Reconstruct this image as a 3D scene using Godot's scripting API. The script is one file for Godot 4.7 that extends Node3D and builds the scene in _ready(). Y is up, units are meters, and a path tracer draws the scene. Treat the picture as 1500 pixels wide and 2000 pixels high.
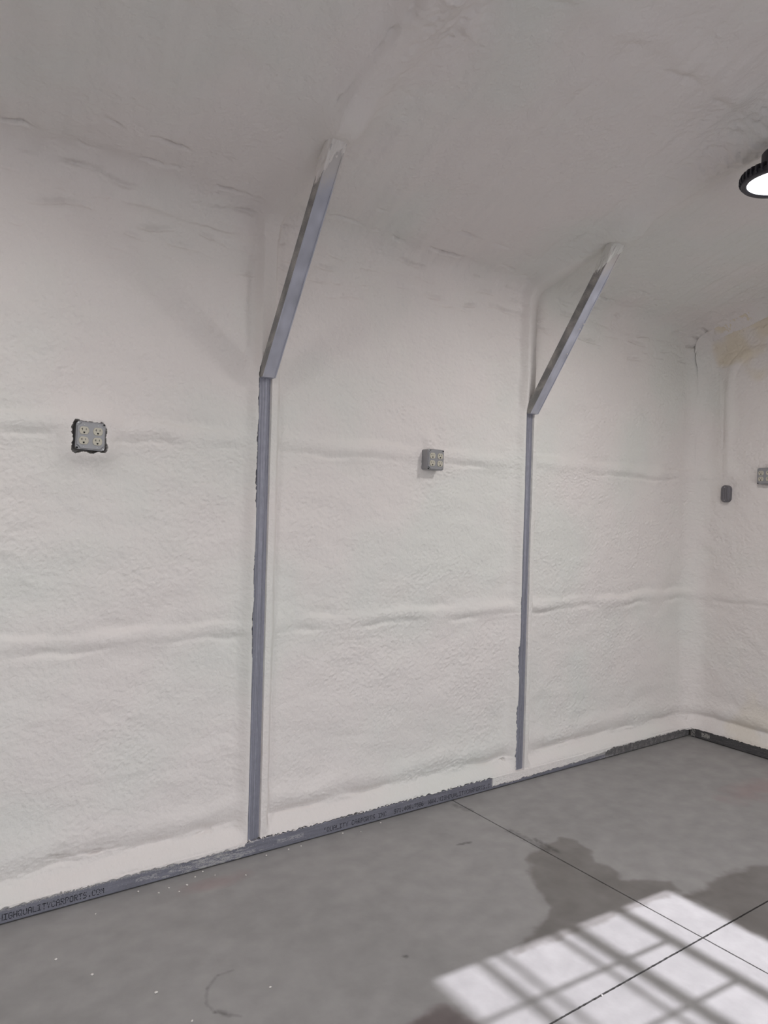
extends Node3D
# A corner of a metal garage sprayed with foam insulation. x runs along the back wall to the right, y is up,
# z comes out of the back wall; the faces of the steel posts and of the back base rail lie in z = 0. Metres.

const ZB := -0.045              # foam face of the back wall between the posts
const XR := 4.525               # foam face of the right wall
const SLOPE := 0.265            # rise of the roof per metre
const YR := 2.735               # height of the foam under the roof at z = 0
const POSTS := [1.294, 2.882]
const RIDGE := 2.75
const LEFT := -4.6
const FRONT := 5.5

var roof_angle := atan(SLOPE)
var bend := PI / 2 - atan(SLOPE)
var bend_radius := 0.13
var s0 := 0.0
var s1 := 0.0
var low_noise: FastNoiseLite
var mid_noise: FastNoiseLite
var bubble_noise: FastNoiseLite
var fine_noise: FastNoiseLite
var hue_noise: FastNoiseLite
var line_noise: FastNoiseLite
var rng := RandomNumberGenerator.new()
var M := {}
var used_names := {}


func _ready() -> void:
	rng.seed = 11
	var cam := Camera3D.new()
	cam.name = "camera"
	cam.transform = Transform3D(Basis(Vector3(0.82280424, 0.02787343, 0.56764096), Vector3(-0.01846048, 0.99958032, -0.02232462), Vector3(-0.568025, 0.00788987, 0.82297348)).orthonormalized(), Vector3(0, 1.5, 2.772))
	cam.fov = 71.43
	cam.near = 0.05
	cam.far = 100.0
	add_child(cam)
	cam.make_current()

	var env := Environment.new()
	env.background_mode = Environment.BG_SKY
	var sky := Sky.new()
	var sm := ProceduralSkyMaterial.new()
	sm.sky_top_color = Color(0.65, 0.68, 0.72)
	sm.sky_horizon_color = Color(0.86, 0.86, 0.86)
	sm.ground_bottom_color = Color(0.45, 0.43, 0.38)
	sm.ground_horizon_color = Color(0.70, 0.70, 0.66)
	sky.sky_material = sm
	sm.sky_energy_multiplier = 2.05
	sm.ground_energy_multiplier = 1.5
	env.sky = sky
	env.ambient_light_source = Environment.AMBIENT_SOURCE_SKY
	env.tonemap_mode = Environment.TONE_MAPPER_LINEAR
	env.tonemap_exposure = 0.93
	env.sdfgi_enabled = true
	env.ssao_enabled = true
	env.ssil_enabled = true
	var we := WorldEnvironment.new()
	we.name = "environment"
	we.environment = env
	add_child(we)

	var sun := DirectionalLight3D.new()
	sun.name = "sun"
	sun.light_color = Color(0.965, 0.96, 1.0)
	sun.light_energy = 3.6
	sun.light_angular_distance = 0.55
	sun.shadow_enabled = true
	add_child(sun)
	sun.look_at_from_position(Vector3.ZERO, Vector3(-1.0, -0.62, -0.065))

	make_noise()
	make_materials()

	build_floor()
	build_back_wall_and_ceiling()
	build_right_wall()
	build_outer_walls()
	build_window()

	build_rails()
	build_posts()
	build_braces()
	high_bay_lamp(Vector3(2.822, 2.80, 1.339), "black round finned high bay lamp hanging near the right wall, cut by photo edge")
	high_bay_lamp(Vector3(-0.35, 2.80, 1.339), "black round finned high bay lamp hanging left of the two posts, outside the photo")
	high_bay_lamp(Vector3(1.236, 2.80, 4.16), "black round finned high bay lamp on the slope behind the camera")
	build_outlets()
	build_oval_box()
	build_crumbs()


# ------------------------------------------------------------------ helpers

func numbered(called: String) -> String:
	var n: int = used_names.get(called, -1) + 1
	used_names[called] = n
	return called if n == 0 else "%s_%03d" % [called, n]


func thing(called: String, label: String, category: String, at := Vector3.ZERO, group := "") -> Node3D:
	var o := Node3D.new()
	o.name = numbered(called)
	add_child(o)
	o.position = at
	o.set_meta("label", label)
	o.set_meta("category", category)
	if group:
		o.set_meta("group", group)
	return o


func part(called: String, mesh: Mesh, material: Material, parent: Node, at := Vector3.ZERO) -> MeshInstance3D:
	var o := MeshInstance3D.new()
	o.name = called
	o.mesh = mesh
	if material:
		o.material_override = material
	o.position = at
	o.cast_shadow = GeometryInstance3D.SHADOW_CASTING_SETTING_ON
	parent.add_child(o, true)
	return o


func structure(called: String, mesh: Mesh, material: Material, label: String, category: String) -> MeshInstance3D:
	var o := part(called, mesh, material, self)
	o.set_meta("kind", "structure")
	o.set_meta("label", label)
	o.set_meta("category", category)
	return o


func quad(st: SurfaceTool, a: Vector3, b: Vector3, c: Vector3, d: Vector3, uv: Array = []) -> void:
	# a, b, c, d run clockwise seen from the front
	var n := (c - a).cross(b - a).normalized()
	var order := [0, 1, 2, 0, 2, 3]
	var p := [a, b, c, d]
	for k in order:
		st.set_normal(n)
		if uv.size():
			st.set_uv(uv[k])
		st.add_vertex(p[k])


func begin() -> SurfaceTool:
	var st := SurfaceTool.new()
	st.begin(Mesh.PRIMITIVE_TRIANGLES)
	return st


func box(st: SurfaceTool, lo: Vector3, hi: Vector3) -> void:
	var a := lo
	var b := hi
	quad(st, Vector3(a.x, a.y, b.z), Vector3(a.x, b.y, b.z), Vector3(b.x, b.y, b.z), Vector3(b.x, a.y, b.z))
	quad(st, Vector3(b.x, a.y, a.z), Vector3(b.x, b.y, a.z), Vector3(a.x, b.y, a.z), Vector3(a.x, a.y, a.z))
	quad(st, Vector3(b.x, a.y, b.z), Vector3(b.x, b.y, b.z), Vector3(b.x, b.y, a.z), Vector3(b.x, a.y, a.z))
	quad(st, Vector3(a.x, a.y, a.z), Vector3(a.x, b.y, a.z), Vector3(a.x, b.y, b.z), Vector3(a.x, a.y, b.z))
	quad(st, Vector3(a.x, b.y, b.z), Vector3(a.x, b.y, a.z), Vector3(b.x, b.y, a.z), Vector3(b.x, b.y, b.z))
	quad(st, Vector3(a.x, a.y, a.z), Vector3(a.x, a.y, b.z), Vector3(b.x, a.y, b.z), Vector3(b.x, a.y, a.z))


func box_mesh(lo: Vector3, hi: Vector3) -> ArrayMesh:
	var st := begin()
	box(st, lo, hi)
	return st.commit()


# A plate: an outline in x, y (counter-clockwise seen from +z) from z0 to z1 with the front edge bevelled.
func plate(st: SurfaceTool, outline: PackedVector2Array, z0: float, z1: float, bevel := 0.0, back := false) -> void:
	var n := outline.size()
	var inner := PackedVector2Array()
	var mid := Vector2.ZERO
	for p in outline:
		mid += p / n
	for i in n:
		var p := outline[i]
		var t := (outline[(i + 1) % n] - outline[(i + n - 1) % n]).normalized()
		inner.append(p + Vector2(-t.y, t.x) * bevel)
	for i in n:
		var j := (i + 1) % n
		var a := outline[i]
		var b := outline[j]
		quad(st, Vector3(a.x, a.y, z0), Vector3(a.x, a.y, z1 - bevel), Vector3(b.x, b.y, z1 - bevel), Vector3(b.x, b.y, z0))
		if bevel > 0.0:
			quad(st, Vector3(a.x, a.y, z1 - bevel), Vector3(inner[i].x, inner[i].y, z1), Vector3(inner[j].x, inner[j].y, z1), Vector3(b.x, b.y, z1 - bevel))
		st.set_normal(Vector3(0, 0, 1))
		st.add_vertex(Vector3(mid.x, mid.y, z1))
		st.set_normal(Vector3(0, 0, 1))
		st.add_vertex(Vector3(inner[j].x, inner[j].y, z1))
		st.set_normal(Vector3(0, 0, 1))
		st.add_vertex(Vector3(inner[i].x, inner[i].y, z1))
		if back:
			for q in [Vector3(mid.x, mid.y, z0), Vector3(a.x, a.y, z0), Vector3(b.x, b.y, z0)]:
				st.set_normal(Vector3(0, 0, -1))
				st.add_vertex(q)


func rounded(w: float, h: float, r: float, steps := 4) -> PackedVector2Array:
	var out := PackedVector2Array()
	var c := [Vector2(w / 2 - r, h / 2 - r), Vector2(-w / 2 + r, h / 2 - r), Vector2(-w / 2 + r, -h / 2 + r), Vector2(w / 2 - r, -h / 2 + r)]
	for k in 4:
		for i in steps + 1:
			var a := (k + float(i) / steps) * PI / 2
			out.append(c[k] + Vector2(cos(a), sin(a)) * r)
	return out


func lathe(profile: Array, steps := 48) -> ArrayMesh:
	# profile: Vector2(radius, height), upwards along the outside
	var st := begin()
	for i in steps:
		var a := TAU * i / steps
		var b := TAU * (i + 1) / steps
		for k in profile.size() - 1:
			var p: Vector2 = profile[k]
			var q: Vector2 = profile[k + 1]
			var ca := Vector3(cos(a), 0, -sin(a))
			var cb := Vector3(cos(b), 0, -sin(b))
			var t := (q - p).normalized()
			var na := (ca * t.y - Vector3.UP * t.x).normalized()
			var nb := (cb * t.y - Vector3.UP * t.x).normalized()
			var v := [ca * p.x + Vector3.UP * p.y, ca * q.x + Vector3.UP * q.y, cb * q.x + Vector3.UP * q.y, cb * p.x + Vector3.UP * p.y]
			var nn := [na, na, nb, nb]
			for m in [0, 1, 2, 0, 2, 3]:
				st.set_normal(nn[m])
				st.add_vertex(v[m])
	return st.commit()


func noise(frequency: float, seed_: int, octaves := 1) -> FastNoiseLite:
	var n := FastNoiseLite.new()
	n.noise_type = FastNoiseLite.TYPE_SIMPLEX_SMOOTH
	n.frequency = frequency
	n.seed = seed_
	n.fractal_type = FastNoiseLite.FRACTAL_FBM if octaves > 1 else FastNoiseLite.FRACTAL_NONE
	n.fractal_octaves = octaves
	return n


func make_noise() -> void:
	low_noise = noise(1.4, 3, 2)
	mid_noise = noise(7.0, 5, 2)
	bubble_noise = noise(38.0, 7, 2)
	fine_noise = noise(140.0, 9)
	hue_noise = noise(1.1, 21, 3)
	line_noise = noise(3.0, 33, 2)


# ------------------------------------------------------------------ materials

func plain(color: Color, roughness: float, metallic := 0.0) -> StandardMaterial3D:
	var m := StandardMaterial3D.new()
	m.albedo_color = color
	m.roughness = roughness
	m.metallic = metallic
	return m


func noise_texture(frequency: float, seed_: int, octaves: int, size := 512) -> NoiseTexture2D:
	var t := NoiseTexture2D.new()
	t.noise = noise(frequency, seed_, octaves)
	t.width = size
	t.height = size
	t.seamless = true
	return t


func make_materials() -> void:
	var foam := StandardMaterial3D.new()
	foam.vertex_color_use_as_albedo = true
	foam.roughness = 0.92
	foam.metallic_specular = 0.25
	foam.heightmap_enabled = true
	foam.heightmap_texture = noise_texture(0.03, 4, 4)
	foam.heightmap_scale = 0.35
	foam.uv1_triplanar = true
	foam.uv1_world_triplanar = true
	foam.uv1_scale = Vector3.ONE * 2.2
	M.foam = foam
	M.foam_plain = plain(Color(0.89, 0.87, 0.85), 0.95)
	M.siding = plain(Color(0.55, 0.57, 0.60), 0.5, 0.2)
	M.black = plain(Color(0.19, 0.185, 0.215), 0.45)
	M.dark = plain(Color(0.05, 0.05, 0.055), 0.6)
	M.print_ink = plain(Color(0.10, 0.10, 0.13), 0.8)
	M.vinyl = plain(Color(0.90, 0.90, 0.88), 0.5)
	M.ivory = plain(Color(0.76, 0.74, 0.68), 0.45)
	M.box_steel = plain(Color(0.60, 0.60, 0.61), 0.48, 0.35)
	M.oval_cover = plain(Color(0.46, 0.45, 0.47), 0.5, 0.3)
	M.screw = plain(Color(0.72, 0.72, 0.72), 0.35, 0.7)
	var glass := StandardMaterial3D.new()
	glass.transparency = BaseMaterial3D.TRANSPARENCY_ALPHA
	glass.albedo_color = Color(0.95, 0.97, 0.97, 0.06)
	glass.roughness = 0.03
	M.glass = glass
	var glow := plain(Color(1, 1, 1), 0.6)
	glow.emission_enabled = true
	glow.emission = Color(0.97, 0.975, 1.0)
	glow.emission_energy_multiplier = 2.4
	M.glow = glow
	M.post = plain(Color.WHITE, 0.42, 0.35)
	M.post.albedo_texture = ImageTexture.create_from_image(post_image())
	M.brace = plain(Color.WHITE, 0.40, 0.35)
	M.brace.albedo_texture = ImageTexture.create_from_image(brace_image())
	M.rail = plain(Color.WHITE, 0.5, 0.25)
	M.rail.albedo_texture = ImageTexture.create_from_image(rail_image())
	M.rail_side = plain(Color.WHITE, 0.5, 0.25)
	M.rail_side.albedo_texture = ImageTexture.create_from_image(rail_side_image())
	for k in ["post", "brace", "rail", "rail_side"]:
		M[k].texture_repeat = false
	# concrete: grain that repeats, times a map of the stains of the corner in view
	M.slab = concrete(true)
	M.slab_far = concrete(false)
	M.slab_bed = plain(Color(0.09, 0.085, 0.08), 0.95)


func concrete(stained: bool) -> StandardMaterial3D:
	var m := StandardMaterial3D.new()
	var ramp := Gradient.new()
	ramp.set_color(0, Color(0.635, 0.625, 0.62))
	ramp.set_color(1, Color(0.685, 0.675, 0.67))
	var t := noise_texture(0.012, 15, 5, 1024)
	t.color_ramp = ramp
	m.albedo_texture = t
	m.uv1_scale = Vector3(0.7, 0.7, 0.7)
	m.roughness = 0.62
	m.metallic_specular = 0.35
	m.heightmap_enabled = true
	m.heightmap_texture = noise_texture(0.09, 19, 3)
	m.heightmap_scale = 0.03
	if stained:
		m.detail_enabled = true
		m.detail_blend_mode = BaseMaterial3D.BLEND_MODE_MUL
		m.detail_uv_layer = BaseMaterial3D.DETAIL_UV_2
		m.detail_albedo = ImageTexture.create_from_image(stain_image())
		var white := Image.create(4, 4, false, Image.FORMAT_RGB8)
		white.fill(Color.WHITE)
		m.detail_mask = ImageTexture.create_from_image(white)
	return m


func signed_distance(p: Vector2, poly: PackedVector2Array) -> float:
	# positive inside
	var best := 1e9
	for i in poly.size():
		best = minf(best, p.distance_to(Geometry2D.get_closest_point_to_segment(p, poly[i], poly[(i + 1) % poly.size()])))
	return best if Geometry2D.is_point_in_polygon(p, poly) else -best


# Damp and dirt on the slab between x -0.6 .. 4.6 and z -0.1 .. 4.4.
func stain_image() -> Image:
	var w := 1040
	var h := 900
	var im := Image.create(w, h, false, Image.FORMAT_RGB8)
	var broad := noise(1.0, 41, 4)
	var streak := noise(5.0, 43, 3)
	var edge := noise(9.0, 47, 3)
	for j in h:
		for i in w:
			var x := -0.6 + 5.2 * (i + 0.5) / w
			var z := -0.1 + 4.5 * (j + 0.5) / h
			var k := 1.0 + 0.04 * broad.get_noise_2d(x, z) + 0.03 * streak.get_noise_2d(x * 0.8 + z * 0.2, z * 1.6)
			im.set_pixel(i, j, Color(k, k, k) * 0.93)
	var upper := PackedVector2Array([Vector2(2.33, 0.60), Vector2(2.46, 0.57), Vector2(2.57, 0.58), Vector2(2.62, 0.635), Vector2(2.555, 0.735), Vector2(2.50, 0.805), Vector2(2.53, 0.86), Vector2(2.52, 0.92), Vector2(2.485, 0.96), Vector2(2.56, 0.99), Vector2(2.64, 1.075), Vector2(2.61, 1.13), Vector2(2.37, 1.13), Vector2(1.92, 1.11), Vector2(1.76, 1.07), Vector2(1.90, 1.0), Vector2(2.08, 0.95), Vector2(2.13, 0.82), Vector2(2.2, 0.70)])
	var right := PackedVector2Array([Vector2(2.60, 1.18), Vector2(2.76, 1.15), Vector2(2.92, 1.155), Vector2(3.14, 1.215), Vector2(3.4, 1.33), Vector2(3.3, 1.75), Vector2(2.64, 1.75), Vector2(2.585, 1.52), Vector2(2.585, 1.34)])
	var lower := PackedVector2Array([Vector2(1.238, 1.154), Vector2(1.326, 1.137), Vector2(1.40, 1.143), Vector2(1.434, 1.174), Vector2(1.445, 1.25), Vector2(1.43, 1.36), Vector2(1.216, 1.30)])
	stain(im, edge, upper, 0.80, Color(1.0, 0.985, 0.97), 0.022)  # damp, but edges towards the sun patch are painted to follow its outline
	stain(im, edge, right, 0.77, Color(1.0, 0.98, 0.965), 0.03)
	stain(im, edge, lower, 0.72, Color(1.0, 0.94, 0.94), 0.03)
	# small scuffs: a dash, a speck, an arc left by a bucket, streaks beside the saw cut
	scuff(im, [Vector2(2.105, 0.378), Vector2(2.166, 0.388)], 0.012, 0.72)
	scuff(im, [Vector2(1.43, 0.885), Vector2(1.44, 0.89)], 0.010, 0.68)
	scuff(im, [Vector2(0.926, 0.651), Vector2(0.875, 0.649), Vector2(0.826, 0.689), Vector2(0.798, 0.751), Vector2(0.807, 0.802), Vector2(0.864, 0.856)], 0.007, 0.90)
	scuff(im, [Vector2(0.815, 0.80), Vector2(0.835, 0.83)], 0.014, 0.84)
	scuff(im, [Vector2(2.405, 0.40), Vector2(2.41, 0.62)], 0.03, 0.84)
	scuff(im, [Vector2(2.37, 0.05), Vector2(2.395, 0.13)], 0.03, 0.86)
	scuff(im, [Vector2(2.44, 0.52), Vector2(2.44, 0.66)], 0.02, 0.80)
	tint(im, Vector2(1.07, 0.12), Vector2(0.16, 0.05), Color(1.0, 0.95, 0.95))
	tint(im, Vector2(3.95, 0.74), Vector2(0.35, 0.12), Color(1.02, 0.96, 0.96))
	return im


func to_stain(p: Vector2) -> Vector2:
	return Vector2((p.x + 0.6) / 5.2 * 1040, (p.y + 0.1) / 4.5 * 900)


func stain(im: Image, edge: FastNoiseLite, poly: PackedVector2Array, dark: float, hue: Color, soft: float) -> void:
	var lo := Vector2(1e9, 1e9)
	var hi := -lo
	for p in poly:
		lo = lo.min(p)
		hi = hi.max(p)
	lo = to_stain(lo - Vector2(0.12, 0.12))
	hi = to_stain(hi + Vector2(0.12, 0.12))
	for j in range(maxi(0, int(lo.y)), mini(im.get_height(), int(hi.y))):
		for i in range(maxi(0, int(lo.x)), mini(im.get_width(), int(hi.x))):
			var p := Vector2(-0.6 + 5.2 * (i + 0.5) / 1040, -0.1 + 4.5 * (j + 0.5) / 900)
			var d := signed_distance(p, poly) + 0.02 * edge.get_noise_2d(p.x, p.y) + 0.035 * edge.get_noise_2d(p.x * 0.35, p.y * 0.35)
			var k := smoothstep(-soft * 0.4, soft, d) * (0.86 + 0.25 * edge.get_noise_2d(p.x * 0.5 + 9, p.y * 0.5))
			if k > 0.0:
				var c := im.get_pixel(i, j)
				var m := lerpf(1.0, dark, clampf(k, 0.0, 1.0))
				im.set_pixel(i, j, Color(c.r * m * lerpf(1, hue.r, k), c.g * m * lerpf(1, hue.g, k), c.b * m * lerpf(1, hue.b, k)))


func scuff(im: Image, line: Array, wide: float, dark: float) -> void:
	for n in line.size() - 1:
		var a: Vector2 = line[n]
		var b: Vector2 = line[n + 1]
		var lo := to_stain(a.min(b) - Vector2(wide, wide) * 1.5)
		var hi := to_stain(a.max(b) + Vector2(wide, wide) * 1.5)
		for j in range(maxi(0, int(lo.y)), int(hi.y) + 1):
			for i in range(maxi(0, int(lo.x)), int(hi.x) + 1):
				var p := Vector2(-0.6 + 5.2 * (i + 0.5) / 1040, -0.1 + 4.5 * (j + 0.5) / 900)
				var d := p.distance_to(Geometry2D.get_closest_point_to_segment(p, a, b)) / wide
				d += 0.5 * bubble_noise.get_noise_2d(p.x, p.y)
				var k := clampf(1.0 - d, 0.0, 1.0)
				var c := im.get_pixel(i, j)
				var m := lerpf(1.0, dark, k)
				im.set_pixel(i, j, Color(c.r * m, c.g * m, c.b * m))


func tint(im: Image, at: Vector2, size: Vector2, hue: Color) -> void:
	var lo := to_stain(at - size)
	var hi := to_stain(at + size)
	for j in range(maxi(0, int(lo.y)), int(hi.y) + 1):
		for i in range(maxi(0, int(lo.x)), int(hi.x) + 1):
			var p := Vector2(-0.6 + 5.2 * (i + 0.5) / 1040, -0.1 + 4.5 * (j + 0.5) / 900)
			var d := ((p - at) / size).length() + 0.4 * mid_noise.get_noise_2d(p.x, p.y)
			var k := clampf(1.2 - d, 0.0, 1.0)
			var c := im.get_pixel(i, j)
			im.set_pixel(i, j, Color(c.r * lerpf(1, hue.r, k), c.g * lerpf(1, hue.g, k), c.b * lerpf(1, hue.b, k)))


# Drawn streaks of a galvanised tube, with a little dried foam mist.
func post_image() -> Image:
	var im := Image.create(64, 1024, false, Image.FORMAT_RGB8)
	var across := noise(0.16, 51, 2)
	var grain := noise(0.09, 53, 2)
	for j in 1024:
		for i in 64:
			var k := 0.57 + 0.10 * across.get_noise_2d(i, j * 0.01) + 0.05 * grain.get_noise_2d(i * 3.0, j * 0.15) + 0.03 * grain.get_noise_2d(i * 0.5, j * 0.6)
			if i < 7 or i > 58:
				k -= 0.03
			var c := Color(k * 0.985, k * 0.99, k * 1.07)
			if rng.randf() < 0.004:
				c = Color(0.72, 0.71, 0.69)
			im.set_pixel(i, j, c)
	return im


# Left half: the clean faces; right half: the face that caught overspray. Bottom of the image is the lower end.
func brace_image() -> Image:
	var im := Image.create(128, 1024, false, Image.FORMAT_RGB8)
	var cloud := noise(0.007, 55, 2)
	var grain := noise(0.3, 57, 2)
	for j in 1024:
		var up := 1.0 - (j + 0.5) / 1024.0
		for i in 128:
			var k := 0.74 + 0.07 * cloud.get_noise_2d(i * 1.5, j) + 0.012 * grain.get_noise_2d(i, j)
			var c := Color(k * 0.975, k * 0.985, k * 1.05)
			var spray := 0.0
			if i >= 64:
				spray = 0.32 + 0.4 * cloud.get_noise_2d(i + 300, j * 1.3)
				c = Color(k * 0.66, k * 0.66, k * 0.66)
			else:
				spray = 0.55 * clampf(1.0 - i / 9.0, 0.0, 1.0)
				if up < 0.06:
					spray = maxf(spray, 0.35 * (1.0 - up / 0.06))
			if up > 0.70:
				spray = maxf(spray, clampf((up - 0.74 - 0.05 * (i % 64) / 64.0) / 0.15, 0.0, 1.0))
			var g := 0.5 + 0.6 * grain.get_noise_2d(i * 1.7 + 70, j * 1.7)
			if g < spray * 1.05:
				c = Color(0.80, 0.775, 0.75).lerp(c, 0.25)
			im.set_pixel(i, j, c)
	return im


# The back rail from x = LEFT to 4.48: dark galvanised steel with scraped and misted patches of foam.
func rail_image() -> Image:
	var w := 2048
	var h := 40
	var im := Image.create(w, h, false, Image.FORMAT_RGB8)
	var streak := noise(0.05, 61, 3)
	var grain := noise(0.35, 63, 2)
	for j in h:
		var up := 1.0 - (j + 0.5) / h
		for i in w:
			var x := 0.1 + 4.4 * (i + 0.5) / w
			var k := 0.50 + 0.05 * streak.get_noise_2d(i * 0.25, j * 2.0) + 0.03 * grain.get_noise_2d(i * 0.5, j)
			var c := Color(k * 0.985, k * 0.985, k * 1.07)
			var spray := 0.10 * smoothstep(0.6, 1.0, up)
			if x < 1.6:
				var edge := x + 0.22 * streak.get_noise_2d(i * 0.7, j * 2.5 + 30)
				var patch := smoothstep(0.84, 1.06, edge) * (1.0 - smoothstep(1.17, 1.30, edge))
				spray += 0.75 * smoothstep(0.60, 1.0, up) * (1.0 - smoothstep(0.85, 1.1, edge))
				spray += patch * (0.5 + 0.5 * streak.get_noise_2d(i * 0.8, j * 1.5))
				spray += 0.25 * smoothstep(0.1, 0.5, streak.get_noise_2d(i * 0.3, j * 3.0))
			elif x > 2.66 and x < 3.6:
				spray += 0.9 * smoothstep(0.25, 0.5, up)
			elif x >= 3.6:
				k *= 0.8
				c = Color(k * 1.0, k * 0.985, k)
				spray += 0.28 + 0.3 * streak.get_noise_2d(i * 1.5, j * 0.6)
			var g := 0.5 + 0.6 * grain.get_noise_2d(i * 1.4 + 50, j * 1.4)
			if g < spray:
				c = Color(0.80, 0.785, 0.765).lerp(c, 0.3)
			im.set_pixel(i, j, c)
	# scrapes of foam wiped thin
	for s in [[1.16, 1.30, 0.18, 0.42], [1.40, 1.53, 0.35, 0.62], [0.80, 0.88, 0.3, 0.55], [3.55, 3.68, 0.02, 0.22]]:
		for j in h:
			var up := 1.0 - (j + 0.5) / h
			if up < s[2] or up > s[3]:
				continue
			for i in range(int((s[0] - 0.1) / 4.4 * w), int((s[1] - 0.1) / 4.4 * w)):
				if grain.get_noise_2d(i * 0.35, j * 0.9 + 20) > -0.12:
					im.set_pixel(i, j, Color(0.72, 0.71, 0.72).lerp(im.get_pixel(i, j), 0.35))
	return im


func rail_side_image() -> Image:
	var w := 512
	var h := 40
	var im := Image.create(w, h, false, Image.FORMAT_RGB8)
	var streak := noise(0.05, 71, 3)
	var grain := noise(0.3, 73, 2)
	for j in h:
		for i in w:
			var k := 0.33 + 0.05 * streak.get_noise_2d(i * 0.4, j * 2.0) + 0.03 * grain.get_noise_2d(i, j)
			var c := Color(k, k * 0.985, k * 1.0)
			if i > 36 and i < 64 and j > 10 and j < 30 and grain.get_noise_2d(i * 0.4, j * 0.5) > -0.25:
				c = Color(0.66, 0.65, 0.63)
			elif i < 16 and grain.get_noise_2d(i * 0.7, j * 0.7) > 0.05:
				c = Color(0.74, 0.72, 0.70)
			elif 0.5 + 0.6 * grain.get_noise_2d(i * 1.4, j * 1.4 + 9) < 0.12:
				c = Color(0.6, 0.59, 0.57)
			im.set_pixel(i, j, c)
	return im


# ------------------------------------------------------------------ foam

func gauss(d: float, w: float) -> float:
	d /= w
	return exp(-d * d) if absf(d) < 3.0 else 0.0


func fillet(d: float, r: float) -> float:
	if d >= r:
		return 0.0
	var k := r - maxf(d, 0.0)
	return r - sqrt(maxf(r * r - k * k, 0.0))


func skin(p: Vector3) -> float:
	# the sprayed skin common to all foam: swells, lumps and orange peel
	var rough := clampf(0.55 + 1.1 * low_noise.get_noise_3d(p.x * 1.3 + 7, p.y * 1.3, p.z * 1.3), 0.12, 1.0)
	return 0.010 * low_noise.get_noise_3dv(p) + 0.0055 * mid_noise.get_noise_3d(p.x * 0.7, p.y * 1.1, p.z) + 0.0034 * rough * bubble_noise.get_noise_3d(p.x, p.y * 1.45, p.z)


func profile_point(s: float) -> Array:
	# the foam line of the back wall, round the eave and up under the roof: [y, z, normal y, normal z]
	if s <= s0:
		return [s, ZB, 0.0, 1.0]
	if s < s1:
		var a := (s - s0) / bend_radius
		return [s0 + bend_radius * sin(a), ZB + bend_radius * (1 - cos(a)), -sin(a), cos(a)]
	var l := s - s1
	return [s0 + bend_radius * sin(bend) + l * cos(bend), ZB + bend_radius * (1 - cos(bend)) + l * sin(bend), -sin(bend), cos(bend)]


func rail_cover(x: float) -> float:
	# how low the foam comes down over the face of the back rail
	if x < 0.95:
		return 0.056
	if x < 1.25:
		return 0.050
	if x < 2.661:
		return 0.064
	if x < 3.3:
		return 0.021 + 0.010 * line_noise.get_noise_2d(x * 2.0, 5.0)
	if x < 3.65:
		return lerpf(0.024, 0.045, (x - 3.3) / 0.35)
	return 0.053


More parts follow.
